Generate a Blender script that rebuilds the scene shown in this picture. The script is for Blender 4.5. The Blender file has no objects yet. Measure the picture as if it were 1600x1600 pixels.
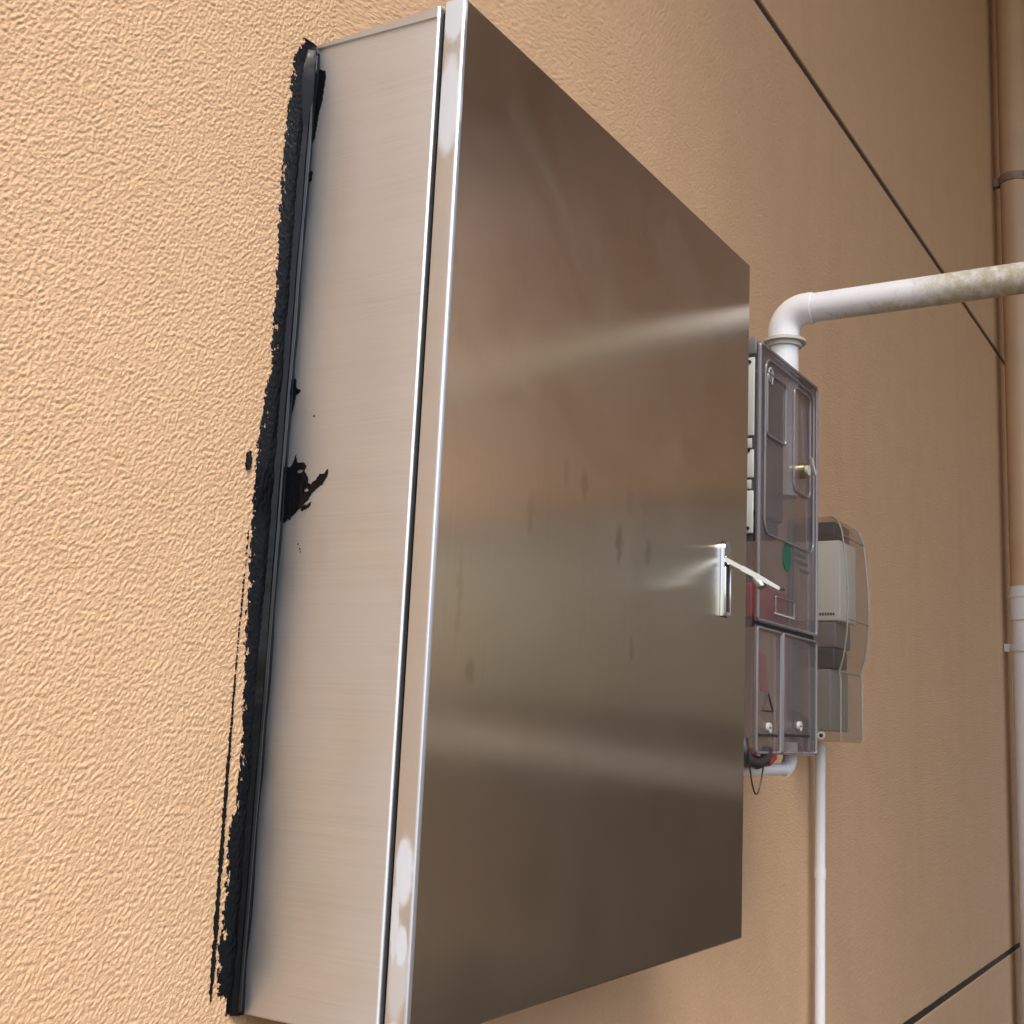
import bpy, bmesh, math, random
import numpy as np
from mathutils import Vector, Matrix, noise as mnoise

scene = bpy.context.scene
C = scene.collection
random.seed(7)
R = math.radians

# ------------------------------------------------------------------ camera
cam_data = bpy.data.cameras.new('camera')
cam_data.sensor_width = 36.0
cam_data.lens = 1902.64 / 1600 * 36.0
cam_data.clip_start = 0.02
cam_data.clip_end = 400
cam = bpy.data.objects.new('camera', cam_data)
C.objects.link(cam)
cam.location = (-0.9085, -0.8496, 0.2797)
cam.rotation_euler = (R(99.983), R(-2.614), R(-58.382))
scene.camera = cam

# ------------------------------------------------------------------ light
SUN_EL, SUN_AZ = 62.0, 45.0        # azimuth: degrees left of the wall's outward normal
SUN_DIR = Vector((-math.sin(R(SUN_AZ)) * math.cos(R(SUN_EL)), -math.cos(R(SUN_AZ)) * math.cos(R(SUN_EL)), math.sin(R(SUN_EL))))
world = bpy.data.worlds.new('World')
scene.world = world
world.use_nodes = True
wn = world.node_tree
wn.nodes.clear()
wo = wn.nodes.new('ShaderNodeOutputWorld')
wb = wn.nodes.new('ShaderNodeBackground')
sky = wn.nodes.new('ShaderNodeTexSky')
sky.sky_type = 'NISHITA'
sky.sun_disc = False
sky.sun_elevation = R(SUN_EL)
sky.sun_rotation = R(180 + SUN_AZ)
sky.air_density = 1.0
sky.dust_density = 4.0
sky.ozone_density = 1.0
wb.inputs['Strength'].default_value = 0.12
wn.links.new(sky.outputs[0], wb.inputs[0])
wn.links.new(wb.outputs[0], wo.inputs[0])
sun_data = bpy.data.lights.new('sun', 'SUN')
sun_data.energy = 1.5
sun_data.angle = R(28)
sun_data.color = (1.0, 0.965, 0.91)
sun = bpy.data.objects.new('sun', sun_data)
C.objects.link(sun)
sun.location = SUN_DIR * 20
sun.rotation_euler = SUN_DIR.to_track_quat('Z', 'Y').to_euler()
scene.cycles.max_bounces = 7
scene.cycles.diffuse_bounces = 3
scene.cycles.glossy_bounces = 4
scene.cycles.transparent_max_bounces = 12
scene.cycles.caustics_reflective = False
scene.cycles.caustics_refractive = False
scene.view_settings.view_transform = 'Standard'
scene.view_settings.look = 'None'
scene.view_settings.exposure = 1.55
scene.view_settings.gamma = 1.0
scene.view_settings.use_curve_mapping = False

# ------------------------------------------------------------------ helpers
def link(name, me, mat=None, parent=None):
    o = bpy.data.objects.new(name, me)
    C.objects.link(o)
    if mat is not None and me is not None:
        me.materials.append(mat)
    if parent is not None:
        o.parent = parent
        o.matrix_parent_inverse = Matrix.Translation(parent.location).inverted()
    return o

def tag(o, label=None, cat=None, group=None, kind=None):
    for k, v in (('label', label), ('category', cat), ('group', group), ('kind', kind)):
        if v:
            o[k] = v
    return o

def empty(name, loc, label, cat, group=None):
    o = bpy.data.objects.new(name, None)
    o.location = loc
    o.empty_display_size = 0.05
    C.objects.link(o)
    return tag(o, label, cat, group)

def mesh_of(bm, name, smooth=False, angle=35):
    me = bpy.data.meshes.new(name)
    bmesh.ops.recalc_face_normals(bm, faces=bm.faces)
    bm.to_mesh(me)
    bm.free()
    if smooth:
        me.polygons.foreach_set('use_smooth', [True] * len(me.polygons))
        try:
            me.set_sharp_from_angle(angle=R(angle))
        except Exception:
            pass
    return me

def bm_box(bm, lo, hi, bev=0.0, seg=2):
    r = bmesh.ops.create_cube(bm, size=1.0)
    vs = r['verts']
    lo, hi = Vector(lo), Vector(hi)
    for v in vs:
        v.co = Vector((lo[i] + (v.co[i] + 0.5) * (hi[i] - lo[i]) for i in range(3)))
    if bev > 0:
        es = list({e for v in vs for e in v.link_edges})
        bmesh.ops.bevel(bm, geom=es, offset=bev, segments=seg, profile=0.5, affect='EDGES')

def box(name, lo, hi, mat, parent=None, bev=0.0, seg=2):
    bm = bmesh.new()
    bm_box(bm, lo, hi, bev, seg)
    return link(name, mesh_of(bm, name, smooth=bev > 0, angle=50), mat, parent)

def bm_tube(bm, path, rad, n=20, caps=True):
    pts = [Vector(p) for p in path]
    rads = rad if isinstance(rad, (list, tuple)) else [rad] * len(pts)
    tans = []
    for i in range(len(pts)):
        a = pts[max(i - 1, 0)]
        b = pts[min(i + 1, len(pts) - 1)]
        tans.append((b - a).normalized() if (b - a).length > 1e-9 else tans[-1])
    t0 = tans[0]
    u = t0.orthogonal().normalized()
    rings = []
    for i, (p, t) in enumerate(zip(pts, tans)):
        if i:
            q = tans[i - 1].rotation_difference(t)
            u = (q @ u)
            u = (u - t * u.dot(t)).normalized()
        w = t.cross(u)
        rings.append([bm.verts.new(p + (u * math.cos(2 * math.pi * k / n) + w * math.sin(2 * math.pi * k / n)) * rads[i]) for k in range(n)])
    for a, b in zip(rings, rings[1:]):
        for k in range(n):
            bm.faces.new((a[k], a[(k + 1) % n], b[(k + 1) % n], b[k]))
    if caps:
        bm.faces.new(rings[0][::-1])
        bm.faces.new(rings[-1])

def tube(name, path, rad, mat, parent=None, n=20):
    bm = bmesh.new()
    bm_tube(bm, path, rad, n)
    return link(name, mesh_of(bm, name, True, 40), mat, parent)

def arc(c, a, b, r, n=10):
    """quarter arc about corner: from c + a*r ... to c + b*r (a,b unit vectors), centre c"""
    c, a, b = Vector(c), Vector(a), Vector(b)
    return [c + a * r * math.cos(t) + b * r * math.sin(t) for t in [math.pi / 2 * i / n for i in range(n + 1)]]

def prism(name, pts, ax, lo, hi, mat, parent=None, bev=0.0):
    """extrude a 2-D outline along axis ax; outline coords are the two other axes in order"""
    bm = bmesh.new()
    def mk(p, t):
        c = [p[0], p[1]]
        c.insert(ax, t)
        return bm.verts.new(c)
    a = [mk(p, lo) for p in pts]
    b = [mk(p, hi) for p in pts]
    n = len(pts)
    bm.faces.new(a)
    bm.faces.new(b[::-1])
    for i in range(n):
        bm.faces.new((a[i], b[i], b[(i + 1) % n], a[(i + 1) % n]))
    if bev:
        bmesh.ops.bevel(bm, geom=list(bm.edges), offset=bev, segments=2, affect='EDGES', clamp_overlap=True)
    return link(name, mesh_of(bm, name, True, 30), mat, parent)

# ------------------------------------------------------------------ materials
def new_mat(name):
    m = bpy.data.materials.new(name)
    m.use_nodes = True
    nt = m.node_tree
    b = nt.nodes['Principled BSDF']
    return m, nt, b

def N(nt, typ, **kw):
    n = nt.nodes.new(typ)
    for k, v in kw.items():
        if k in n.inputs:
            n.inputs[k].default_value = v
        else:
            setattr(n, k, v)
    return n

def ramp(nt, src, stops):
    r = nt.nodes.new('ShaderNodeValToRGB')
    el = r.color_ramp.elements
    while len(el) < len(stops):
        el.new(0.5)
    for e, (p, c) in zip(el, stops):
        e.position = p
        e.color = c if len(c) == 4 else (*c, 1)
    nt.links.new(src, r.inputs[0])
    return r.outputs[0]

def g3(v):
    return (v, v, v, 1)

def coords(nt, scale=(1, 1, 1)):
    tc = nt.nodes.new('ShaderNodeTexCoord')
    mp = nt.nodes.new('ShaderNodeMapping')
    mp.inputs['Scale'].default_value = scale
    nt.links.new(tc.outputs['Object'], mp.inputs[0])
    return mp.outputs[0]

def mixc(nt, fac, a, b, typ='MIX'):
    m = nt.nodes.new('ShaderNodeMix')
    m.data_type = 'RGBA'
    m.blend_type = typ
    for sock, val in ((m.inputs[0], fac), (m.inputs[6], a), (m.inputs[7], b)):
        if hasattr(val, 'is_linked') or isinstance(val, bpy.types.NodeSocket):
            nt.links.new(val, sock)
        else:
            sock.default_value = val
    return m.outputs[2]

def simple(name, col, rough=0.5, metal=0.0, spec=0.5, bump=0.0, bscale=200, var=0.0, vscale=20):
    m, nt, b = new_mat(name)
    b.inputs['Base Color'].default_value = (*col, 1)
    b.inputs['Roughness'].default_value = rough
    b.inputs['Metallic'].default_value = metal
    b.inputs['Specular IOR Level'].default_value = spec
    if bump or var:
        co = coords(nt)
        if var:
            nz = N(nt, 'ShaderNodeTexNoise', Scale=vscale, Detail=5.0)
            nt.links.new(co, nz.inputs['Vector'])
            f = ramp(nt, nz.outputs[0], [(0.3, g3(0)), (0.7, g3(1))])
            c = mixc(nt, f, tuple(x * (1 - var) for x in col) + (1,), tuple(min(1, x * (1 + var)) for x in col) + (1,))
            nt.links.new(c, b.inputs['Base Color'])
        if bump:
            nz = N(nt, 'ShaderNodeTexNoise', Scale=bscale, Detail=3.0)
            nt.links.new(co, nz.inputs['Vector'])
            bp = N(nt, 'ShaderNodeBump', Strength=0.5, Distance=bump)
            nt.links.new(nz.outputs[0], bp.inputs['Height'])
            nt.links.new(bp.outputs[0], b.inputs['Normal'])
    return m

def stucco_material(name, col, displaced):
    m, nt, b = new_mat(name)
    co = coords(nt)
    # warp so the lumps do not look like plain noise
    n1 = N(nt, 'ShaderNodeTexNoise', Scale=310.0, Detail=2.0, Roughness=0.55, Distortion=0.1)
    n2 = N(nt, 'ShaderNodeTexNoise', Scale=70.0, Detail=1.0, Roughness=0.5)
    n3 = N(nt, 'ShaderNodeTexNoise', Scale=9.0, Detail=7.0, Roughness=0.72)
    for n in (n1, n2, n3):
        nt.links.new(co, n.inputs['Vector'])
    r1 = nt.nodes.new('ShaderNodeMapRange')
    r1.interpolation_type = 'SMOOTHSTEP'
    r1.inputs[1].default_value = 0.25
    r1.inputs[2].default_value = 0.75
    nt.links.new(n1.outputs[0], r1.inputs[0])
    a = N(nt, 'ShaderNodeMath', operation='MULTIPLY_ADD')
    a.inputs[1].default_value = 0.22
    nt.links.new(n2.outputs[0], a.inputs[0])
    nt.links.new(r1.outputs[0], a.inputs[2])
    # colour: slightly weathered paint
    f = ramp(nt, n3.outputs[0], [(0.3, g3(0)), (0.72, g3(1))])
    dark = tuple(c * s for c, s in zip(col, (0.93, 0.91, 0.88)))
    c1 = mixc(nt, f, (*col, 1), (*dark, 1))
    cs = coords(nt, (7.0, 7.0, 0.5))
    n4 = N(nt, 'ShaderNodeTexNoise', Scale=1.0, Detail=4.0, Roughness=0.6)
    nt.links.new(cs, n4.inputs['Vector'])
    f4 = ramp(nt, n4.outputs[0], [(0.48, g3(0)), (0.78, g3(0.32))])
    c1 = mixc(nt, f4, c1, tuple(c * s for c, s in zip(col, (0.80, 0.79, 0.79))) + (1,))
    nt.links.new(c1, b.inputs['Base Color'])
    b.inputs['Roughness'].default_value = 0.62
    b.inputs['Specular IOR Level'].default_value = 0.35
    if displaced:
        d = N(nt, 'ShaderNodeDisplacement', Scale=0.0015, Midlevel=0.6)
        nt.links.new(a.outputs[0], d.inputs['Height'])
        nt.links.new(d.outputs[0], nt.nodes['Material Output'].inputs['Displacement'])
        m.displacement_method = 'DISPLACEMENT'
        n5 = N(nt, 'ShaderNodeTexNoise', Scale=620.0, Detail=2.0, Roughness=0.6)
        nt.links.new(co, n5.inputs['Vector'])
        bp = N(nt, 'ShaderNodeBump', Strength=1.0, Distance=0.0007)
        nt.links.new(n5.outputs[0], bp.inputs['Height'])
        nt.links.new(bp.outputs[0], b.inputs['Normal'])
    else:
        bp = N(nt, 'ShaderNodeBump', Strength=1.0, Distance=0.0021)
        nt.links.new(a.outputs[0], bp.inputs['Height'])
        nt.links.new(bp.outputs[0], b.inputs['Normal'])
    return m

def steel_material(name, vertical, rough=0.3, col=(0.62, 0.60, 0.57), aniso=0.8, marks=(), axis='x', mark_col=(0.16, 0.12, 0.09, 1), mark_rough=None, contrast=0.90):
    """brushed stainless; vertical = grain runs up and down. marks: (x,y,z,rx,rz) dirty touches"""
    m, nt, b = new_mat(name)
    b.inputs['Metallic'].default_value = 1.0
    sc = (480, 480, 3) if vertical else (480, 4, 480)
    co = coords(nt, sc)
    br = N(nt, 'ShaderNodeTexNoise', Scale=1.0, Detail=3.0, Roughness=0.6)
    nt.links.new(co, br.inputs['Vector'])
    co2 = coords(nt)
    sm = N(nt, 'ShaderNodeTexNoise', Scale=6.0, Detail=6.0, Roughness=0.65, Distortion=0.8)
    nt.links.new(co2, sm.inputs['Vector'])
    smf = ramp(nt, sm.outputs[0], [(0.35, g3(0)), (0.75, g3(1))])
    # long wipe streaks
    co3 = coords(nt, (60, 60, 2.2) if vertical else (20, 3, 60))
    st = N(nt, 'ShaderNodeTexNoise', Scale=1.0, Detail=4.0, Roughness=0.6)
    nt.links.new(co3, st.inputs['Vector'])
    stf = ramp(nt, st.outputs[0], [(0.4, g3(0)), (0.8, g3(1))])
    cA = (*col, 1)
    cB = tuple(c * contrast for c in col) + (1,)
    c = mixc(nt, br.outputs[0], cA, cB)
    c = mixc(nt, stf, c, tuple(x * 0.9 for x in col) + (1,))
    c = mixc(nt, smf, c, tuple(x * 0.87 for x in col) + (1,))
    rr = N(nt, 'ShaderNodeMapRange')
    rr.inputs[3].default_value = rough * 0.95
    rr.inputs[4].default_value = rough * 1.15
    nt.links.new(smf, rr.inputs[0])
    rout = rr.outputs[0]
    if marks:
        tc = nt.nodes.new('ShaderNodeTexCoord')
        tot = None
        wob = N(nt, 'ShaderNodeTexNoise', Scale=85.0, Detail=4.0)
        nt.links.new(co2, wob.inputs['Vector'])
        wv = N(nt, 'ShaderNodeVectorMath', operation='MULTIPLY_ADD')
        nt.links.new(wob.outputs['Color'], wv.inputs[0])
        wv.inputs[1].default_value = (0.02, 0.0, 0.03) if axis == 'x' else (0.0, 0.006, 0.018)
        nt.links.new(tc.outputs['Object'], wv.inputs[2])
        for (x, y, z, rx, rz, k) in marks:
            mp = N(nt, 'ShaderNodeMapping')
            if axis == 'x':
                mp.inputs['Location'].default_value = (-x / rx - 0.010 / rx, 0, -z / rz - 0.015 / rz)
                mp.inputs['Scale'].default_value = (1 / rx, 0, 1 / rz)
            else:
                mp.inputs['Location'].default_value = (0, -x / rx - 0.003 / rx, -z / rz - 0.009 / rz)
                mp.inputs['Scale'].default_value = (0, 1 / rx, 1 / rz)
            nt.links.new(wv.outputs[0], mp.inputs[0])
            ln = N(nt, 'ShaderNodeVectorMath', operation='LENGTH')
            nt.links.new(mp.outputs[0], ln.inputs[0])
            mr = N(nt, 'ShaderNodeMapRange')
            mr.inputs[1].default_value = 1.0
            mr.inputs[2].default_value = 0.72 if mark_rough else (0.35 if axis == 'x' else 0.1)
            mr.inputs[3].default_value = 0.0
            mr.inputs[4].default_value = k
            nt.links.new(ln.outputs['Value'], mr.inputs[0])
            if tot is None:
                tot = mr.outputs[0]
            else:
                mx = N(nt, 'ShaderNodeMath', operation='MAXIMUM')
                nt.links.new(tot, mx.inputs[0])
                nt.links.new(mr.outputs[0], mx.inputs[1])
                tot = mx.outputs[0]
        c = mixc(nt, tot, c, mark_col)
        if mark_rough:
            mm = N(nt, 'ShaderNodeMix')
            nt.links.new(tot, mm.inputs[0])
            nt.links.new(rout, mm.inputs[2])
            mm.inputs[3].default_value = mark_rough
            rout = mm.outputs[0]
            m2 = N(nt, 'ShaderNodeMath', operation='MULTIPLY_ADD')
            nt.links.new(tot, m2.inputs[0])
            m2.inputs[1].default_value = -0.75
            m2.inputs[2].default_value = 1.0
            nt.links.new(m2.outputs[0], b.inputs['Metallic'])
    nt.links.new(c, b.inputs['Base Color'])
    nt.links.new(rout, b.inputs['Roughness'])
    b.inputs['Anisotropic'].default_value = aniso
    b.inputs['Anisotropic Rotation'].default_value = 0.0 if vertical else 0.25
    tg = N(nt, 'ShaderNodeTangent', direction_type='RADIAL', axis='Z')
    nt.links.new(tg.outputs[0], b.inputs['Tangent'])
    # sheet-metal waviness + brush relief
    wv2 = N(nt, 'ShaderNodeTexNoise', Scale=3.0, Detail=1.0)
    nt.links.new(co2, wv2.inputs['Vector'])
    bp2 = N(nt, 'ShaderNodeBump', Strength=0.12, Distance=0.004)
    nt.links.new(wv2.outputs[0], bp2.inputs['Height'])
    bp = N(nt, 'ShaderNodeBump', Strength=0.06, Distance=0.0004)
    nt.links.new(br.outputs[0], bp.inputs['Height'])
    nt.links.new(bp2.outputs[0], bp.inputs['Normal'])
    nt.links.new(bp.outputs[0], b.inputs['Normal'])
    return m

def clear_material(name, tint, gloss=0.06, rough=0.08, haze=0.0, hcol=(0.4, 0.38, 0.38)):
    """thin tinted polycarbonate sheet"""
    m, nt, b = new_mat(name)
    nt.nodes.remove(b)
    tr = N(nt, 'ShaderNodeBsdfTransparent')
    tr.inputs[0].default_value = (*tint, 1)
    gl = N(nt, 'ShaderNodeBsdfGlossy')
    gl.inputs['Roughness'].default_value = rough
    gl.inputs[0].default_value = (0.9, 0.9, 0.95, 1)
    df = N(nt, 'ShaderNodeBsdfDiffuse')
    df.inputs[0].default_value = (*hcol, 1)
    mx0 = N(nt, 'ShaderNodeMixShader')
    mx0.inputs[0].default_value = haze
    nt.links.new(tr.outputs[0], mx0.inputs[1])
    nt.links.new(df.outputs[0], mx0.inputs[2])
    lw = N(nt, 'ShaderNodeLayerWeight')
    pw = N(nt, 'ShaderNodeMath', operation='POWER')
    nt.links.new(lw.outputs['Facing'], pw.inputs[0])
    lw.inputs[0].default_value = 0.5
    pw.inputs[1].default_value = 5.0
    fr = N(nt, 'ShaderNodeMath', operation='MULTIPLY_ADD')
    nt.links.new(pw.outputs[0], fr.inputs[0])
    fr.inputs[1].default_value = 0.9
    fr.inputs[2].default_value = 0.04
    mx = N(nt, 'ShaderNodeMixShader')
    nt.links.new(fr.outputs[0], mx.inputs[0])
    nt.links.new(mx0.outputs[0], mx.inputs[1])
    nt.links.new(gl.outputs[0], mx.inputs[2])
    nt.links.new(mx.outputs[0], nt.nodes['Material Output'].inputs['Surface'])
    return m

STUCCO = (0.63, 0.415, 0.245)
M_stucco = stucco_material('stucco_paint', STUCCO, True)
M_stucco_flat = stucco_material('stucco_paint_bump', STUCCO, False)
M_joint = simple('joint_paint', (0.035, 0.028, 0.022), 0.6, bump=0.001, bscale=150, var=0.3, vscale=30)
M_ground = simple('concrete_ground', (0.08, 0.064, 0.05), 0.85, bump=0.003, bscale=60, var=0.2, vscale=2.5)
M_added_base = simple('added_base_dark', (0.13, 0.095, 0.07), 0.7, var=0.15, vscale=3)
M_slab = simple('painted_slab', (0.45, 0.36, 0.27), 0.8, var=0.1, vscale=3)
M_added_shutter = simple('added_shutter_grey', (0.33, 0.315, 0.25), 0.5, var=0.1, vscale=4)
M_added_sill = simple('added_sill_pale', (0.52, 0.48, 0.43), 0.7, var=0.1, vscale=6)
MARKS = [(0.285, 0, 0.555, 0.011, 0.024, 0.27), (0.375, 0, 0.50, 0.013, 0.028, 0.39), (0.455, 0, 0.50, 0.012, 0.024, 0.27),
         (0.17, 0, 0.50, 0.010, 0.026, 0.20), (0.40, 0, 0.56, 0.014, 0.026, 0.15), (0.07, 0, 0.33, 0.012, 0.014, 0.25),
         (0.415, 0, 0.375, 0.006, 0.02, 0.29), (0.21, 0, 0.12, 0.05, 0.05, 0.11), (0.10, 0, 0.04, 0.06, 0.05, 0.12),
         (0.33, 0, 0.06, 0.05, 0.06, 0.11), (0.045, 0, 0.40, 0.006, 0.06, 0.17), (0.24, 0, 0.56, 0.009, 0.02, 0.17)]
M_door = steel_material('brushed_steel_door', True, rough=0.20, marks=MARKS, aniso=0.90, col=(0.68, 0.595, 0.48), contrast=0.78)
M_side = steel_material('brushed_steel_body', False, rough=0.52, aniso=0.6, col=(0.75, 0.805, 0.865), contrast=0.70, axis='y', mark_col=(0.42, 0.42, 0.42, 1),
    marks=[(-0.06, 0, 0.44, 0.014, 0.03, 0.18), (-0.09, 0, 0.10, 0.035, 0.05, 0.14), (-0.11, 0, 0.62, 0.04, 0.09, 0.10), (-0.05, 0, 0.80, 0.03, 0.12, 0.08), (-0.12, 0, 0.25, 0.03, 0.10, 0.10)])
M_gasket = simple('black_rubber', (0.006, 0.006, 0.007), 0.8, spec=0.15)
M_chrome = simple('zinc_plated', (0.80, 0.82, 0.84), 0.16, metal=1.0)
M_dark = simple('dark_recess', (0.02, 0.02, 0.025), 0.4)
M_pvc = simple('white_pvc', (0.84, 0.85, 0.86), 0.35, var=0.03, vscale=12)
M_paintpipe = simple('pipe_wall_paint', (0.64, 0.44, 0.27), 0.45, var=0.05, vscale=8)
M_hinge = simple('pale_abs', (0.56, 0.55, 0.50), 0.5, var=0.05)
M_base = simple('grey_abs', (0.36, 0.335, 0.31), 0.6)
M_cover = clear_material('smoky_polycarbonate', (0.85, 0.83, 0.83), haze=0.13, hcol=(0.34, 0.315, 0.315))
M_rib = clear_material('polycarbonate_edge', (0.60, 0.60, 0.62), haze=0.42, hcol=(0.38, 0.365, 0.37))
M_cover2 = clear_material('brown_polycarbonate', (0.91, 0.88, 0.84), haze=0.18, hcol=(0.38, 0.335, 0.29))
M_rib2 = clear_material('polycarbonate_edge_brown', (0.7, 0.68, 0.6), haze=0.5, hcol=(0.55, 0.50, 0.42))
M_meter = simple('meter_dark', (0.07, 0.065, 0.065), 0.5)
M_meter2 = simple('meter_casing', (0.16, 0.14, 0.14), 0.5)
M_red = simple('red_plastic', (0.45, 0.05, 0.04), 0.5)
M_green = simple('green_sticker', (0.006, 0.11, 0.06), 0.5)
M_white = simple('white_plastic', (0.74, 0.78, 0.77), 0.4)
M_greygreen = simple('grey_backplate', (0.24, 0.26, 0.25), 0.5)
M_brass = simple('brass', (0.55, 0.48, 0.25), 0.3, metal=1.0)
M_print = simple('faded_print', (0.07, 0.10, 0.09), 0.6)
M_ink = simple('print_ink', (0.03, 0.03, 0.03), 0.6)
M_blackcable = simple('black_cable', (0.02, 0.02, 0.02), 0.45)

def sealant_material(name, rough, bs, bd, spec):
    m, nt, b = new_mat(name)
    b.inputs['Base Color'].default_value = (0.0035, 0.004, 0.005, 1)
    b.inputs['Roughness'].default_value = rough
    b.inputs['Specular IOR Level'].default_value = spec
    co = coords(nt, (1, 1, 0.45))
    nz = N(nt, 'ShaderNodeTexNoise', Scale=bs, Detail=3.0)
    nt.links.new(co, nz.inputs['Vector'])
    bp = N(nt, 'ShaderNodeBump', Strength=0.6, Distance=bd)
    nt.links.new(nz.outputs[0], bp.inputs['Height'])
    nt.links.new(bp.outputs[0], b.inputs['Normal'])
    return m
M_seal = sealant_material('black_sealant', 0.18, 70, 0.0004, 0.20)
M_seal_gloss = sealant_material('black_sealant_gloss', 0.15, 50, 0.0003, 0.55)
M_seal_rough = sealant_material('black_sealant_rough', 0.36, 330, 0.0020, 0.14)

def mossy_pvc():
    m, nt, b = new_mat('mossy_pvc')
    tc = nt.nodes.new('ShaderNodeTexCoord')
    sp = nt.nodes.new('ShaderNodeSeparateXYZ')
    nt.links.new(tc.outputs['Object'], sp.inputs[0])
    nz = N(nt, 'ShaderNodeTexNoise', Scale=55.0, Detail=7.0, Roughness=0.7)
    nt.links.new(tc.outputs['Object'], nz.inputs['Vector'])
    nz2 = N(nt, 'ShaderNodeTexNoise', Scale=16.0, Detail=4.0)
    nt.links.new(tc.outputs['Object'], nz2.inputs['Vector'])
    # algae increases away from the wall (y from -0.30 to -0.42) and along the underside
    my = N(nt, 'ShaderNodeMapRange')
    my.inputs[1].default_value = -0.34
    my.inputs[2].default_value = -0.43
    nt.links.new(sp.outputs['Y'], my.inputs[0])
    mz = N(nt, 'ShaderNodeMapRange')
    mz.inputs[1].default_value = 1.034
    mz.inputs[2].default_value = 1.012
    nt.links.new(sp.outputs['Z'], mz.inputs[0])
    my2 = N(nt, 'ShaderNodeMapRange')
    my2.inputs[1].default_value = -0.16
    my2.inputs[2].default_value = -0.34
    nt.links.new(sp.outputs['Y'], my2.inputs[0])
    mu = N(nt, 'ShaderNodeMath', operation='MULTIPLY')
    nt.links.new(mz.outputs[0], mu.inputs[0])
    nt.links.new(my2.outputs[0], mu.inputs[1])
    mx = N(nt, 'ShaderNodeMath', operation='MAXIMUM')
    nt.links.new(my.outputs[0], mx.inputs[0])
    nt.links.new(mu.outputs[0], mx.inputs[1])
    ad = N(nt, 'ShaderNodeMath', operation='MULTIPLY_ADD')
    nt.links.new(mx.outputs[0], ad.inputs[0])
    ad.inputs[1].default_value = 0.34
    nt.links.new(nz.outputs[0], ad.inputs[2])
    f = ramp(nt, ad.outputs[0], [(0.56, g3(0)), (0.92, g3(1))])
    mosscol = mixc(nt, nz2.outputs[0], (0.58, 0.56, 0.43, 1), (0.36, 0.34, 0.21, 1))
    cc = mixc(nt, f, (0.84, 0.85, 0.86, 1), mosscol)
    nt.links.new(cc, b.inputs['Base Color'])
    b.inputs['Roughness'].default_value = 0.42
    return m
M_moss = mossy_pvc()

# ------------------------------------------------------------------ ground
GZ = -1.25
bm = bmesh.new()
vs = [bm.verts.new(p) for p in ((-120, -120, GZ), (120, -120, GZ), (120, 30, GZ), (-120, 30, GZ))]
bm.faces.new(vs)
ground = link('ground', mesh_of(bm, 'ground'), M_ground)
tag(ground, kind='structure')

# ------------------------------------------------------------------ building wall (stucco panels with recessed joints)
def span(segs):
    out = []
    for a, b, s in segs:
        n = max(1, int(round((b - a) / s)))
        out += list(np.linspace(a, b, n, endpoint=False))
    out.append(segs[-1][1])
    return np.array(out)

def grid_panel(name, xs, zs, y_front, y_back, mat, parent, hole=None, far=None):
    xs = np.concatenate(([xs[0]], xs, [xs[-1]]))
    zs = np.concatenate(([zs[0]], zs, [zs[-1]]))
    nx, nz = len(xs), len(zs)
    X, Z = np.meshgrid(xs, zs)
    Y = np.full_like(X, y_front)
    Y[0, :] = Y[-1, :] = y_back
    Y[:, 0] = Y[:, -1] = y_back
    co = np.stack((X, Y, Z), -1).reshape(-1, 3)
    idx = np.arange(nx * nz).reshape(nz, nx)
    q = np.stack((idx[:-1, :-1], idx[:-1, 1:], idx[1:, 1:], idx[1:, :-1]), -1).reshape(-1, 4)
    mid = co[q].mean(1)
    if hole:
        k = ~((mid[:, 0] > hole[0]) & (mid[:, 0] < hole[1]) & (mid[:, 2] > hole[2]) & (mid[:, 2] < hole[3]))
        q, mid = q[k], mid[k]
    me = bpy.data.meshes.new(name)
    me.vertices.add(len(co))
    me.vertices.foreach_set('co', co.ravel())
    me.loops.add(q.size)
    me.loops.foreach_set('vertex_index', q.ravel().astype(np.int32))
    me.polygons.add(len(q))
    me.polygons.foreach_set('loop_start', np.arange(0, q.size, 4, dtype=np.int32))
    me.polygons.foreach_set('use_smooth', np.ones(len(q), bool))
    me.update()
    o = link(name, me, mat, parent)
    if far:
        me.materials.append(far[0])
        me.polygons.foreach_set('material_index', (mid[:, 0] > far[1]).astype(np.int32))
    me.validate()
    return o

JT, JB, JW = 1.8145, -0.436, 0.011
building_wall = empty('building_wall', (0, 0, GZ), 'tan stucco building wall behind the steel cabinet, split by dark joints', 'wall')
xs_mid = span([(-6, -0.45, 0.05), (-0.45, 0.03, 0.0013), (0.03, 0.7, 0.0040), (0.7, 1.3, 0.0032), (1.3, 1.8, 0.0045), (1.8, 2.6, 0.008), (2.6, 4.75, 0.020)])
zs_mid = span([(JB + JW, -0.2, 0.0030), (-0.2, 0.0, 0.0022), (0.0, 1.12, 0.0015), (1.12, 1.4, 0.0024), (1.4, JT - JW, 0.0036)])
grid_panel('stucco_panel', xs_mid, zs_mid, 0.0, 0.016, M_stucco, building_wall, hole=(0.06, 0.74, 0.06, 0.94))
xs_far = span([(-6, 1.0, 0.1), (1.0, 1.8, 0.0045), (1.8, 2.6, 0.008), (2.6, 4.75, 0.018)])
grid_panel('stucco_panel', xs_far, span([(JT + JW, 2.4, 0.005), (2.4, 3.6, 0.008), (3.6, 7.0, 0.1)]), 0.0, 0.016, M_stucco, building_wall)
grid_panel('stucco_panel', xs_far, span([(GZ, -0.9, 0.05), (-0.9, JB - JW, 0.006)]), 0.0, 0.016, M_stucco, building_wall)
box('backing_wall', (-6, 0.02, GZ), (4.75, 0.26, 7.0), M_slab, building_wall)
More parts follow.
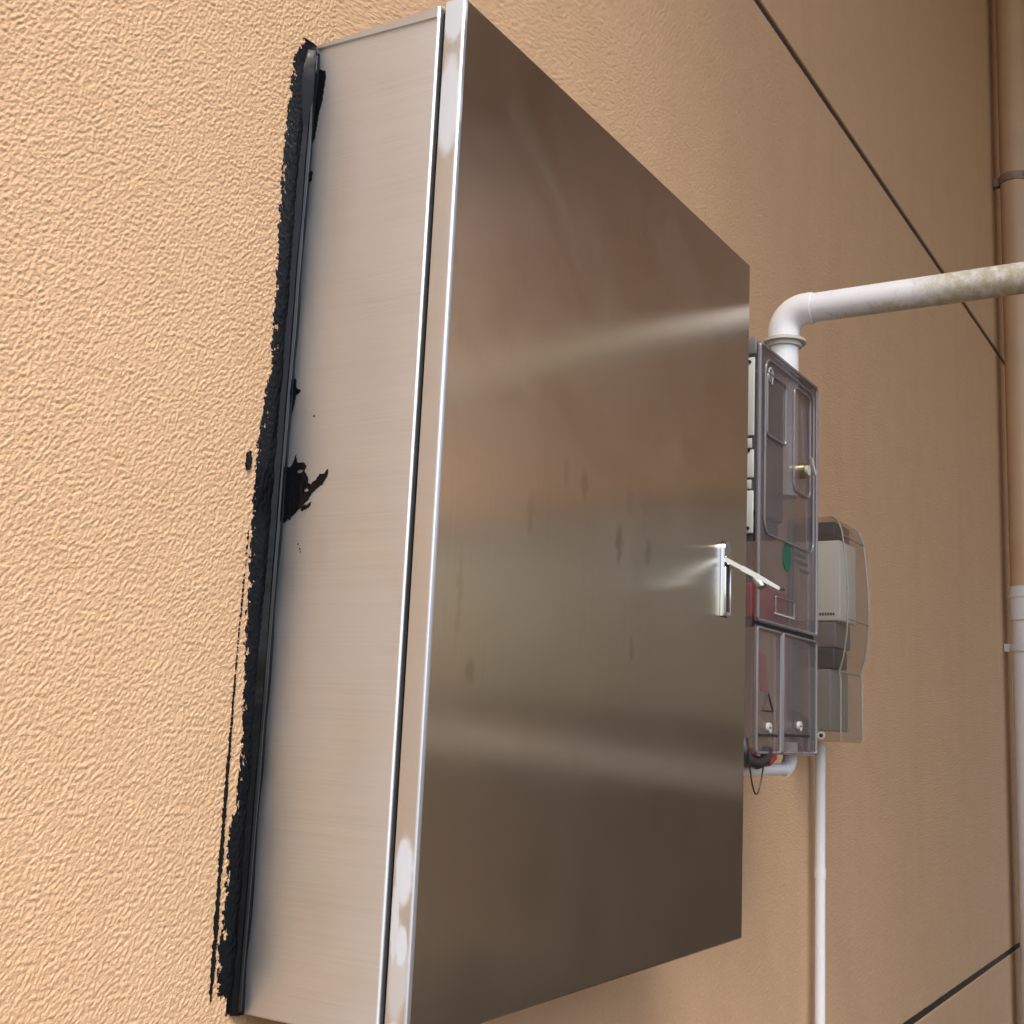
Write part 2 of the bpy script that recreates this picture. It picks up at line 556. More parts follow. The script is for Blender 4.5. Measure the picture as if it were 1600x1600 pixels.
for zj in (JT, JB):
    box('joint_strip', (-6, 0.0035, zj - JW - 0.002), (4.75, 0.019, zj + JW + 0.002), M_joint, building_wall)

# return wall (round the corner to the right, mirrored in the cabinet door)
return_wall = empty('return_wall', (4.75, -3, GZ), 'tan stucco side wall beyond the downpipe, mirrored in the steel door', 'wall')
RX = 4.75
W0, W1, WZ0, WZ1 = -6.2, -1.0, 0.27, 1.50
for nm, lo, hi in (('wall_section', (RX, -9, WZ1), (RX + 0.25, 0.26, 7.0)),
                   ('wall_section', (RX, -9, WZ0), (RX + 0.25, W0, WZ1)), ('wall_section', (RX, W1, WZ0), (RX + 0.25, 0.26, WZ1))):
    box(nm, lo, hi, M_stucco_flat, return_wall)
for k in range(4):
    a = W0 + (W1 - W0) * k / 4
    box('added_shutter', (RX + 0.09, a + 0.012, WZ0 + 0.005), (RX + 0.13, a + (W1 - W0) / 4 - 0.012, WZ1 - 0.005), M_added_shutter, return_wall, 0.004)  # grey panels added unseen for the lighter band mirrored in the door
box('added_dark_base', (RX - 0.02, -9, GZ), (RX + 0.25, -0.0, WZ0 - 0.002), M_added_base, return_wall)  # dark base added unseen to darken the low mirror image in the door
box('added_sill', (RX - 0.08, W0 - 0.08, WZ0 - 0.36), (RX - 0.022, W1 + 0.08, WZ0 - 0.20), M_added_sill, return_wall, 0.006)  # pale ledge added unseen for the thin light stripe mirrored in the door

shade_slab = empty('added_shade_slab', (2.1, -2.8, 4.6), 'unseen slab added overhead to shade the right end of the wall', 'shade slab')  # added out of view to keep sun and sky off the right side
box('slab', (-0.80, -5.6, 4.6), (4.748, -0.003, 4.8), M_slab, shade_slab, 0.01)
box('shade_slab_edge', (-0.85, -5.7, 4.53), (4.745, -5.602, 4.95), M_slab, shade_slab, 0.008)

# ------------------------------------------------------------------ steel cabinet
CW, CD, CH = 0.7947, 0.1974, 1.0
YB, YG = -0.1660, -0.1732
cabinet = empty('electrical_cabinet', (CW / 2, 0, 0), 'large brushed stainless steel electrical cabinet mounted on the stucco wall', 'cabinet')
bm = bmesh.new()
bm_box(bm, (0, YB, 0), (CW, -0.002, CH))
es = [e for e in bm.edges if all(abs(v.co.y - YB) < 1e-6 for v in e.verts) or
      (abs(e.verts[0].co.y - e.verts[1].co.y) > 0.05)]
bmesh.ops.bevel(bm, geom=es, offset=0.0032, segments=5, profile=0.5, affect='EDGES')
body = link('body_shell', mesh_of(bm, 'body_shell', True, 50), M_side, cabinet)
# hem along the top of the left side, wider toward the door
prism('top_hem', [(-0.004, CH - 0.006), (YB + 0.003, CH - 0.014), (YB + 0.003, CH - 0.003), (-0.004, CH - 0.003)], 0, -0.0022, -0.0001, M_side, cabinet)
box('gasket', (0.007, YG - 0.004, 0.007), (CW - 0.007, YB + 0.003, CH - 0.007), M_gasket, cabinet)
bm = bmesh.new()
bm_box(bm, (0, -CD, 0), (CW, YG, CH))
es = [e for e in bm.edges if all(abs(v.co.y + CD) < 1e-6 for v in e.verts)]
bmesh.ops.bevel(bm, geom=es, offset=0.0045, segments=5, profile=0.5, affect='EDGES')
door = link('door', mesh_of(bm, 'door', True, 50), M_door, cabinet)
tag(door, 'brushed steel door with vertical grain and smudges')

# the folded left edge of the door carries pale, rougher, less metallic patches
M_flange = steel_material('brushed_steel_flange', False, rough=0.45, aniso=0.5, col=(0.66, 0.70, 0.745), axis='y', mark_col=(0.52, 0.58, 0.64, 1), mark_rough=0.62,
    marks=[(-0.1845, 0, 0.150, 0.0105, 0.034, 1.0), (-0.1775, 0, 0.105, 0.0050, 0.040, 0.9), (-0.1860, 0, 0.086, 0.0075, 0.020, 1.0), (-0.184, 0, 0.062, 0.011, 0.05, 0.45),
           (-0.184, 0, 0.004, 0.013, 0.018, 1.0), (-0.1840, 0, 0.885, 0.0145, 0.062, 0.9), (-0.1845, 0, 0.985, 0.0145, 0.034, 0.9)])
door.data.materials.append(M_flange)
for p in door.data.polygons:
    if p.normal.x < -0.12:
        p.material_index = 1

# swing handle, flipped out from the door
HX0, HX1, HY = 0.690, 0.720, -CD
def capsule2d(cx, z0, z1, r, n=10, flat_bottom=True):
    pts = [(cx - r, z0), (cx + r, z0)] if flat_bottom else []
    pts += [(cx + r * math.cos(t), z1 - r + r * math.sin(t)) for t in [math.pi * i / n for i in range(n + 1)]]
    return pts
hz0, hz1 = 0.446, 0.553
hplate = prism('handle', capsule2d(0.7055, hz0, hz1, 0.0125), 1, HY - 0.0052, HY - 0.0002, M_chrome, cabinet, 0.0012)
prism('handle_rim', capsule2d(0.7055, hz0 - 0.001, hz1 + 0.001, 0.0135), 1, HY - 0.0016, HY - 0.0002, M_chrome, hplate, 0.0008)
prism('handle_recess', [(0.6995, hz0 + 0.006), (0.7115, hz0 + 0.006), (0.7115, 0.527), (0.6995, 0.527)], 1, HY - 0.0060, HY - 0.0050, M_dark, hplate)
for sx in (0.6960, 0.7150):
    box('recess_cheek', (sx - 0.0024, HY - 0.0076, hz0 + 0.001), (sx + 0.0024, HY - 0.0050, 0.515), M_chrome, hplate, 0.001)
# lever: thin tapered arm pointing straight out of the door, drooping a little
lever_path = [(0.705, HY - 0.004, 0.5265), (0.705, HY - 0.030, 0.5125), (0.705, HY - 0.060, 0.4965), (0.705, HY - 0.086, 0.482)]
bm = bmesh.new()
for a, b, h0, h1 in ((0, 1, 0.0042, 0.0038), (1, 2, 0.0038, 0.0032), (2, 3, 0.0032, 0.0022)):
    pa, pb = Vector(lever_path[a]), Vector(lever_path[b])
    d = (pb - pa).normalized()
    up = Vector((1, 0, 0)).cross(d).normalized()
    ring = []
    for p, h in ((pa, h0), (pb, h1)):
        ring.append([bm.verts.new(p + Vector((sx * 0.0105, 0, 0)) + up * (sz * h)) for sx, sz in ((-1, -1), (1, -1), (1, 1), (-1, 1))])
    for k in range(4):
        bm.faces.new((ring[0][k], ring[0][(k + 1) % 4], ring[1][(k + 1) % 4], ring[1][k]))
    if a == 0:
        bm.faces.new(ring[0])
    if b == 3:
        bm.faces.new(ring[1])
bmesh.ops.remove_doubles(bm, verts=bm.verts, dist=1e-5)
bmesh.ops.bevel(bm, geom=list(bm.edges), offset=0.001, segments=2, affect='EDGES', clamp_overlap=True)
link('lever', mesh_of(bm, 'lever', True, 40), M_chrome, hplate)
tube('lock_barrel', [(0.705, HY - 0.050, 0.500), (0.703, HY - 0.056, 0.4905), (0.702, HY - 0.058, 0.4855)], [0.0085, 0.0085, 0.0065], M_chrome, hplate, 16)

# ------------------------------------------------------------------ black sealant
sealant = empty('black_sealant', (0, 0, 0), 'rough smeared black sealant along the left joint of cabinet and wall', 'sealant')
def nz(x, y, z=0.0):
    return mnoise.noise(Vector((x, y, z)))
edge_pts = [(-0.002, -0.022), (0.012, -0.024), (0.03, -0.030), (0.064, -0.034), (0.081, -0.031), (0.11, -0.030), (0.169, -0.032), (0.19, -0.026), (0.253, -0.025),
            (0.289, -0.027), (0.351, -0.032), (0.414, -0.034), (0.477, -0.037), (0.529, -0.038), (0.582, -0.034), (0.610, -0.032), (0.622, -0.027), (0.725, -0.031),
            (0.836, -0.035), (0.924, -0.034), (0.975, -0.030), (0.993, -0.020)]
ez = [p[0] for p in edge_pts]
ex = [p[1] for p in edge_pts]

def masked_sheet(name, us, vs, inside, height, place, mat, parent):
    """thin sheet with ragged edges: keeps the cells whose centre passes inside(u, v)"""
    bm = bmesh.new()
    cache = {}
    def vert(i, j):
        if (i, j) not in cache:
            cache[(i, j)] = bm.verts.new(place(us[i], vs[j], height(us[i], vs[j])))
        return cache[(i, j)]
    for i in range(len(us) - 1):
        for j in range(len(vs) - 1):
            if inside((us[i] + us[i + 1]) / 2, (vs[j] + vs[j + 1]) / 2):
                bm.faces.new((vert(i, j), vert(i + 1, j), vert(i + 1, j + 1), vert(i, j + 1)))
    # rim going down to the surface gives the sheet its thickness
    rim = [e for e in bm.edges if e.is_boundary]
    r = bmesh.ops.extrude_edge_only(bm, edges=rim)
    for v in r['geom']:
        if isinstance(v, bmesh.types.BMVert):
            u_, v_ = place(None, None, None)(v.co)
            v.co = u_
    return link(name, mesh_of(bm, name, True, 80), mat, parent)

def wall_place(u, v, h):
    if u is None:
        return lambda co: (Vector((co.x, 0.0015, co.z)), 0)
    return Vector((u, -h, v))
def side_place(u, v, h):
    if u is None:
        return lambda co: (Vector((0.0002, co.y, co.z)), 0)
    return Vector((-h, u, v))

def wall_in(x, z):
    e = float(np.interp(z, ez, ex))
    e += 0.0035 * nz(x * 120, z * 120, 3) + 0.0022 * nz(x * 330, z * 330, 5)
    if x < e:
        return False
    if z < 0.002 + 0.004 * nz(x * 200, 0, 2) + (0.016 if x < -0.017 else 0):
        return False
    hole = nz(x * 170, z * 75, 9) + 0.5 * nz(x * 420, z * 300, 1)
    lim = 0.40 + 2.2 * max(0, (x - e - 0.006) / 0.02)
    return hole < lim
def wall_h(x, z):
    e = float(np.interp(z, ez, ex))
    t = max(0, min(1, (x - e) / 0.014))
    return 0.0004 + 0.0014 * t + 0.0007 * nz(x * 280, z * 240, 4) + 0.0006 * nz(x * 90, z * 40, 8)
masked_sheet('wall_smear', np.arange(-0.052, 0.0001, 0.0013), np.arange(-0.004, 1.0005, 0.0015), wall_in, wall_h, wall_place, M_seal_rough, sealant)

# trowel line left of the smear
def line_in(x, z):
    c = float(np.interp(z, [0.019, 0.111, 0.228, 0.344, 0.451], [-0.0385, -0.0400, -0.0415, -0.0420, -0.0405]))
    w = float(np.interp(z, [0.015, 0.06, 0.17, 0.26, 0.33, 0.46], [0.0012, 0.0020, 0.0018, 0.0009, 0.0003, 0.0001]))
    return abs(x - c + 0.0006 * nz(0, z * 60)) < w * (1 + 0.9 * nz(x * 40, z * 260, 6)) + 0.0009 * nz(x * 90, z * 420, 7)
masked_sheet('trowel_line', np.arange(-0.048, -0.033, 0.0008), np.arange(0.017, 0.46, 0.0013), line_in, lambda x, z: 0.0016, wall_place, M_seal_rough, sealant)
def blob_in(x, z):
    return ((x + 0.0485) / 0.0035) ** 2 + ((z - 0.526) / 0.009) ** 2 < 1 + 0.9 * nz(x * 300, z * 300)
masked_sheet('stray_blob', np.arange(-0.056, -0.042, 0.0007), np.arange(0.512, 0.54, 0.0009), blob_in, lambda x, z: 0.0022, wall_place, M_seal_rough, sealant)

# fillet bead in the corner
def bead_mesh():
    zs = np.arange(0.0, 0.9885, 0.002)
    prof0 = [(-0.0138, -0.0010), (-0.0118, -0.0026), (-0.0098, -0.0044), (-0.0078, -0.0074), (-0.0060, -0.0080), (-0.0042, -0.0062), (-0.0020, -0.0064), (-0.0001, -0.0074)]
    bm = bmesh.new()
    rows = []
    for z in zs:
        wide = 1 + 0.22 * nz(1.3, z * 7) + 0.04 * nz(4.7, z * 50)
        if z > 0.90:
            wide *= 1 + 0.5 * math.sin((z - 0.90) / 0.09 * math.pi)
        row = []
        sidew = 1 + 0.50 * nz(8.1, z * 14) + 0.10 * nz(2.2, z * 33)
        for k, (x, y) in enumerate(prof0):
            jx = (0.0030 if k == 0 else 0.0005) * nz(k * 3.1, z * 25) + 0.0002 * nz(k * 5.7, z * 160)
            jy = 0.0004 * nz(k * 2.7 + 9, z * 30)
            f = sidew if k >= 5 else wide
            row.append(bm.verts.new((min(-0.0001, x * wide + jx) if k < 7 else -0.0001, min(-0.0010, y * f + jy), z)))
        rows.append(row)
    for a, b in zip(rows, rows[1:]):
        for k in range(len(prof0) - 1):
            bm.faces.new((a[k], a[k + 1], b[k + 1], b[k]))
    for row in (rows[0], rows[-1]):
        base = bm.verts.new((-0.0001, -0.0005, row[0].co.z))
        for k in range(len(prof0) - 1):
            bm.faces.new((row[k], row[k + 1], base))
    return mesh_of(bm, 'corner_bead', True, 60)
link('corner_bead', bead_mesh(), M_seal, sealant)
tube('bead_ridge', [(-0.0072 + 0.0006 * nz(3.3, z * 11), -0.0080 + 0.0005 * nz(6.3, z * 13), z) for z in np.arange(0.004, 0.985, 0.006)],
     [0.0021 * (1 + 0.35 * nz(9.9, z * 17)) for z in np.arange(0.004, 0.985, 0.006)], M_seal_gloss, sealant, 10)

# smear on the steel side: outline read off the real patch (y, z)
SM = [(0, 0.535), (-0.006, 0.530), (-0.011, 0.529), (-0.015, 0.532), (-0.0180, 0.5415), (-0.0205, 0.534), (-0.0235, 0.5325), (-0.030, 0.5325), (-0.0335, 0.528), (-0.031, 0.523),
      (-0.036, 0.518), (-0.037, 0.511), (-0.041, 0.509), (-0.0475, 0.5135), (-0.052, 0.519), (-0.0585, 0.520), (-0.0625, 0.5235), (-0.0610, 0.515), (-0.0560, 0.5085), (-0.0480, 0.5035),
      (-0.0435, 0.500), (-0.0395, 0.4945), (-0.034, 0.4890), (-0.028, 0.4850), (-0.021, 0.4790), (-0.012, 0.4730), (0, 0.4690)]
def in_poly(p, poly):
    x, y = p
    c = False
    j = len(poly) - 1
    for i in range(len(poly)):
        xi, yi = poly[i]
        xj, yj = poly[j]
        if (yi > y) != (yj > y) and x < (xj - xi) * (y - yi) / (yj - yi) + xi:
            c = not c
        j = i
    return c
SM2 = [(-0.030, 0.4865), (-0.038, 0.4885), (-0.044, 0.4915), (-0.043, 0.488), (-0.036, 0.4835), (-0.031, 0.482)]
SM3 = [(-0.017, 0.4815), (-0.0225, 0.4835), (-0.0215, 0.479), (-0.0165, 0.474), (-0.0145, 0.475)]
SM4 = [(-0.0015, 0.86), (-0.011, 0.85), (-0.0105, 0.842), (-0.006, 0.838)]
SM5 = [(0, 0.975), (-0.008, 0.970), (-0.0165, 0.9655), (-0.019, 0.958), (-0.017, 0.935), (-0.013, 0.915), (-0.010, 0.89), (0, 0.87)]
SM6 = [(0, 0.63), (-0.010, 0.622), (-0.0125, 0.612), (-0.0185, 0.6085), (-0.012, 0.605), (-0.0105, 0.590), (0, 0.575)]
def side_in(y, z, polys):
    w = 0.0011 * nz(y * 240, z * 240, 1)
    w2 = 0.0011 * nz(y * 240, z * 240, 11)
    p = (y + w, z + w2)
    if ((y + 0.0255) / 0.004) ** 2 + ((z - 0.5235) / 0.0016) ** 2 < 1:
        return False
    if ((y + 0.036) / 0.003) ** 2 + ((z - 0.5035) / 0.0018) ** 2 < 1:
        return False
    return any(in_poly(p, pl) for pl in polys)
for pl in (SM, SM2, SM3, SM4, SM5, SM6):
    z0, z1 = min(p[1] for p in pl) - 0.003, max(p[1] for p in pl) + 0.003
    masked_sheet('side_smear', np.arange(-0.070, 0.0001, 0.0007), np.arange(z0, z1, 0.0009), lambda y, z: side_in(y, z, (pl,)),
                 lambda y, z: 0.0007 + 0.0003 * nz(y * 200, z * 90, 3), side_place, M_seal, sealant)
for (yy, zz, rr) in ((-0.0385, 0.580, 0.0011), (-0.030, 0.449, 0.0008), (-0.033, 0.444, 0.0009), (-0.034, 0.441, 0.0007)):
    bm = bmesh.new()
    bmesh.ops.create_icosphere(bm, subdivisions=2, radius=1.0)
    for v in bm.verts:
        v.co = Vector((v.co.x * 0.0006, yy + v.co.y * rr, zz + v.co.z * rr * 1.4))
    link('speck', mesh_of(bm, 'speck', True), M_seal, sealant)

# ------------------------------------------------------------------ meter box
MX0, MX1, MZ0, MZ1, MY = 0.909, 1.207, 0.254, 0.916, -0.170
meter_box = empty('meter_box', (1.06, 0, MZ0), 'tall smoky transparent plastic meter box right of the steel cabinet', 'meter box')
YF = -0.166
box('back_plate', (MX0 + 0.003, -0.012, MZ0 + 0.003), (MX1 - 0.003, -0.004, MZ1 - 0.003), M_base, meter_box)
for nm, lo, hi in (('side_panel', (MX0, YF + 0.004, MZ0), (MX0 + 0.003, -0.004, MZ1)), ('side_panel', (MX1 - 0.003, YF + 0.004, MZ0), (MX1, -0.004, MZ1)),
                   ('top_panel', (MX0 + 0.003, YF + 0.004, MZ1 - 0.003), (MX1 - 0.003, -0.004, MZ1)), ('bottom_panel', (MX0 + 0.003, YF + 0.004, MZ0), (MX1 - 0.003, -0.004, MZ0 + 0.003))):
    box(nm, lo, hi, M_rib if nm != 'side_panel' else M_cover, meter_box)
upper = box('upper_cover', (MX0, MY + 0.001, 0.459), (MX1, MY + 0.0045, MZ1), M_cover, meter_box, 0.001)
lower_l = box('lower_cover', (MX0, MY + 0.001, MZ0), (1.0245, MY + 0.0045, 0.4535), M_cover, meter_box, 0.001)
lower_r = box('lower_cover', (1.0285, MY + 0.001, MZ0), (MX1, MY + 0.0045, 0.4535), M_cover, meter_box, 0.001)
box('split_seam', (MX0, MY + 0.0045, 0.4525), (MX1, MY + 0.007, 0.4600), M_dark, meter_box)

def frame_outline(name, x0, x1, z0, z1, r, rad, y, mat, parent, skip_right=False):
    pts = []
    for cx, cz, a0 in ((x1 - r, z1 - r, 0), (x0 + r, z1 - r, 90), (x0 + r, z0 + r, 180), (x1 - r, z0 + r, 270)):
        for k in range(5):
            t = R(a0 + 90 * k / 4)
            pts.append(Vector((cx + r * math.cos(t), y, cz + r * math.sin(t))))
    if skip_right:
        pts = pts[2:18]
    else:
        pts.append(pts[0])
    return tube(name, pts, rad, mat, parent, 8)
# moulded ribs
frame_outline('cover_rib', MX0 + 0.003, MX1 - 0.003, 0.462, MZ1 - 0.003, 0.006, 0.0032, MY - 0.0005, M_rib, upper)
frame_outline('door_rib', 0.937, 1.185, 0.604, 0.896, 0.022, 0.0022, MY - 0.001, M_rib, upper)
frame_outline('window_rib', 0.945, 1.036, 0.768, 0.873, 0.008, 0.0024, MY - 0.001, M_rib, upper)
frame_outline('window_rib', 1.078, 1.165, 0.700, 0.884, 0.014, 0.0024, MY - 0.001, M_rib, upper)
frame_outline('cover_rib', MX0 + 0.003, 1.0215, MZ0 + 0.003, 0.450, 0.005, 0.0026, MY - 0.0005, M_rib, lower_l)
frame_outline('cover_rib', 1.0315, MX1 - 0.003, MZ0 + 0.003, 0.450, 0.005, 0.0026, MY - 0.0005, M_rib, lower_r)
box('step_rib', (0.925, MY - 0.002, 0.282), (1.008, MY + 0.001, 0.286), M_dark, lower_l)
box('step_rib', (1.045, MY - 0.002, 0.284), (1.165, MY + 0.001, 0.288), M_dark, lower_r)
box('label_frame', (0.994, MY - 0.0008, 0.479), (1.088, MY + 0.0009, 0.482), M_hinge, upper)
frame_outline('label_frame', 0.996, 1.086, 0.482, 0.508, 0.003, 0.0012, MY - 0.0002, M_rib, upper)
# white hinge leaves down the left edge
hz = [(0.757, 0.888), (0.688, 0.734), (0.598, 0.667)]
for a, b in hz:
    box('hinge_leaf', (MX0 - 0.005, -0.164, a), (MX0 - 0.0003, -0.135, b), M_hinge, meter_box, 0.0015)
for a, b in ((0.737, 0.753), (0.670, 0.685)):
    box('hinge_knuckle', (MX0 - 0.004, -0.160, a), (MX0 - 0.0003, -0.150, b), M_hinge, meter_box, 0.001)
for zz in (0.880, 0.733, 0.606):
    tube('hinge_screw', [(MX0 - 0.007, -0.156, zz), (MX0 - 0.0045, -0.156, zz)], 0.003, M_dark, meter_box, 10)
box('top_lug', (MX0 - 0.006, -0.167, 0.893), (MX0 - 0.0003, -0.140, 0.922), M_rib, meter_box, 0.002)
# lock
tube('lock_ring', [(1.121, MY - 0.010, 0.742), (1.121, MY + 0.001, 0.742)], 0.014, M_brass, upper, 18)
tube('lock_core', [(1.121, MY - 0.014, 0.742), (1.121, MY - 0.0098, 0.742)], 0.009, M_hinge, upper, 16)
prism('lock_hasp', [(1.128, 0.766), (1.136, 0.768), (1.156, 0.744), (1.152, 0.738), (1.137, 0.752)], 1, MY - 0.016, MY - 0.011, M_hinge, upper, 0.001)
# green sticker, warning triangle, screws
bm = bmesh.new()
vsx = [bm.verts.new((1.050 + 0.021 * math.cos(t), MY - 0.0002, 0.580 + 0.024 * math.sin(t))) for t in [2 * math.pi * k / 24 for k in range(24)]]
f = bm.faces.new(vsx)
r = bmesh.ops.extrude_face_region(bm, geom=[f])
for v in r['geom']:
    if isinstance(v, bmesh.types.BMVert):
        v.co.y += 0.0011
link('round_sticker', mesh_of(bm, 'round_sticker'), M_green, upper)
for k, (x0, x1, z0) in enumerate(((1.092, 1.150, 0.590), (1.096, 1.158, 0.578), (1.118, 1.165, 0.565))):
    box('printed_mark', (x0, MY + 0.0001, z0), (x1, MY + 0.0009, z0 + 0.005), M_print, upper)
tp = [Vector((0.964, MY, 0.352)), Vector((0.943, MY, 0.322)), Vector((0.988, MY, 0.322)), Vector((0.964, MY, 0.352))]
bm = bmesh.new()
for a, b in zip(tp, tp[1:]):
    bm_tube(bm, [a, b], 0.0014, 6)
link('warning_triangle', mesh_of(bm, 'warning_triangle', True), M_ink, lower_l)
prism('red_label', [(0.930, 0.360), (0.985, 0.345), (0.968, 0.410), (0.940, 0.415)], 1, MY + 0.006, MY + 0.007, M_red, lower_l)
for x, zz, par in ((0.966, 0.296, lower_l), (1.114, 0.302, lower_r)):
    tube('cover_screw', [(x, MY - 0.004, zz), (x, MY + 0.001, zz)], 0.008, M_hinge, par, 14)
    box('screw_slot', (x - 0.005, MY - 0.0046, zz - 0.001), (x + 0.005, MY - 0.0039, zz + 0.001), M_dark, par)
# emblem: a ring with a small hook inside
bm = bmesh.new()
ring = [Vector((0.961 + 0.010 * math.cos(t), MY - 0.0012, 0.872 + 0.012 * math.sin(t))) for t in [R(-60 + 320 * k / 20) for k in range(21)]]
bm_tube(bm, ring, 0.0012, 6)
bm_tube(bm, [Vector((0.958, MY - 0.0012, 0.876)), Vector((0.965, MY - 0.0012, 0.876)), Vector((0.960, MY - 0.0012, 0.870)), Vector((0.967, MY - 0.0012, 0.866)), Vector((0.968, MY - 0.0012, 0.858))], 0.0011, 6)
link('emblem', mesh_of(bm, 'emblem', True), M_hinge, upper)

# things inside the meter box
meter = empty('electricity_meter', (1.0, -0.013, 0.66), 'dark electricity meter behind the upper cover of the transparent box', 'meter')
box('meter_case', (0.925, -0.155, 0.640), (1.075, -0.0125, 0.880), M_meter2, meter, 0.006)
box('display', (0.940, -0.159, 0.775), (1.040, -0.1555, 0.868), M_meter, meter, 0.002)
box('terminal_cover', (0.935, -0.148, 0.612), (1.070, -0.0125, 0.6385), M_meter, meter, 0.004)
breaker_red = empty('terminal_block', (1.0, -0.013, 0.47), 'dark red terminal block low behind the meter box cover', 'terminal block')
box('block_case', (0.916, -0.160, 0.466), (1.085, -0.0125, 0.522), M_red, breaker_red, 0.004)
box('wire_tray', (0.918, -0.110, 0.5205), (1.08, -0.0125, 0.560), M_meter2, breaker_red, 0.004)

# ------------------------------------------------------------------ breaker box (further right, bulging clear cover)
breaker_box = empty('breaker_box', (1.615, 0, 0.278), 'small clear breaker box with bulging cover right of the meter box', 'breaker box')
BX0, BX1 = 1.540, 1.690
prof = [(-0.010, 0.737), (-0.095, 0.737), (-0.108, 0.728), (-0.116, 0.705), (-0.122, 0.66), (-0.127, 0.60), (-0.128, 0.56), (-0.126, 0.50), (-0.119, 0.45), (-0.110, 0.418), (-0.113, 0.405), (-0.113, 0.282), (-0.108, 0.278), (-0.010, 0.278)]
def shell(name, prof, x0, x1, mat, parent):
    bm = bmesh.new()
    a = [bm.verts.new((x0, y, z)) for y, z in prof]
    b = [bm.verts.new((x1, y, z)) for y, z in prof]
    n = len(prof)
    for i in range(n - 1):
        bm.faces.new((a[i], b[i], b[i + 1], a[i + 1]))
    bm.faces.new(a)
    bm.faces.new(b[::-1])
    return link(name, mesh_of(bm, name, True, 40), mat, parent)
shell('cover', prof, BX0, BX1, M_cover2, breaker_box)
box('back_plate', (BX0 + 0.002, -0.0095, 0.281), (BX1 - 0.002, -0.004, 0.734), M_greygreen, breaker_box)
edge = [Vector((BX0, y, z)) for y, z in prof[1:12]]
tube('cover_edge', edge, 0.0018, M_rib2, breaker_box, 8)
edge = [Vector((BX1, y, z)) for y, z in prof[1:12]]
tube('cover_edge', edge, 0.0026, M_rib2, breaker_box, 8)
for zz, yy in ((0.697, -0.1185), (0.418, -0.1115), (0.525, -0.1282)):
    tube('cover_rib', [Vector((BX0 + 0.004, yy, zz)), Vector((BX1 - 0.004, yy, zz))], 0.0016, M_rib2, breaker_box, 8)
box('mount_plate', (BX0 + 0.010, -0.090, 0.300), (BX1 - 0.02, -0.0105, 0.424), M_greygreen, breaker_box, 0.003)
tube('cover_screw', [(BX0 - 0.003, -0.074, 0.290), (BX0 + 0.001, -0.074, 0.290)], 0.008, M_hinge, breaker_box, 14)
tube('screw_hole', [(BX0 - 0.0036, -0.074, 0.290), (BX0 - 0.0028, -0.074, 0.290)], 0.004, M_dark, breaker_box, 12)
breaker = empty('circuit_breaker', (1.6, -0.013, 0.43), 'white circuit breaker with black switch inside the clear breaker box', 'circuit breaker')
box('breaker_case', (BX0 + 0.008, -0.110, 0.522), (BX1 - 0.03, -0.0105, 0.688), M_white, breaker, 0.003)
box('top_cap', (BX0 + 0.010, -0.098, 0.690), (BX1 - 0.035, -0.0105, 0.728), M_dark, breaker, 0.003)
box('lower_case', (BX0 + 0.010, -0.100, 0.468), (BX1 - 0.035, -0.0105, 0.520), M_meter2, breaker, 0.003)
box('switch', (BX0 + 0.009, -0.097, 0.4265), (BX1 - 0.05, -0.045, 0.466), M_dark, breaker, 0.003)
for k in range(6):
    y0 = -0.098 + k * 0.0055
    box('printed_letter', (BX0 + 0.0076, y0, 0.5325), (BX0 + 0.0079, y0 + 0.004, 0.5385), M_ink, breaker)

# ------------------------------------------------------------------ large white conduit leaving the wall
conduit = empty('large_conduit', (1.135, -0.132, 0.9), 'thick white plastic conduit with elbow and algae above the meter box', 'pipe')
cx, cy, rr, zc, Rb = 1.135, -0.132, 0.0262, 1.043, 0.040
tube('riser', [(cx, cy, 0.70), (cx, cy, zc - Rb - 0.002)], rr, M_pvc, conduit, 32)
el_path = [Vector((cx, cy, zc - Rb - 0.012))] + arc((cx, cy - Rb, zc - Rb), (0, 1, 0), (0, 0, 1), Rb, 12) + [Vector((cx, cy - Rb - 0.014, zc))]
tube('elbow', el_path, 0.0286, M_pvc, conduit, 32)
bm = bmesh.new()
for z0, z1, ra in ((zc - Rb - 0.028, zc - Rb - 0.012, 0.0315), (zc - Rb - 0.0205, zc - Rb - 0.0155, 0.0395)):
    bm_tube(bm, [(cx, cy, z0), (cx, cy, z1)], ra, 32)
link('collar', mesh_of(bm, 'collar', True, 40), simple('pvc_dusty', (0.58, 0.56, 0.50), 0.5, var=0.1), conduit)
tube('horizontal_run', [(cx, cy - Rb - 0.002, zc), (cx, -1.2, zc), (cx, -3.16, zc)], rr, M_moss, conduit, 32)
tube('drop_leg', arc((cx, -3.16, zc - 0.04), (0, 0, 1), (0, -1, 0), 0.04, 8) + [Vector((cx, -3.2, GZ + 0.002))], rr, M_pvc, conduit, 24)

# thin conduit under the breaker box
thin = empty('thin_conduit', (1.715, -0.03, GZ), 'thin white conduit running down the wall below the breaker box', 'pipe')
tx, ty = 1.690, -0.024
tube('pipe', [(tx, ty, GZ + 0.002), (tx, ty, 0.005)], 0.0108, M_pvc, thin, 20)
tube('pipe', [(tx, ty, 0.007), (tx, ty, 0.277)], 0.0108, M_pvc, thin, 20)
tube('coupling', [(tx, ty, -0.004), (tx, ty, 0.016)], 0.0122, M_pvc, thin, 20)

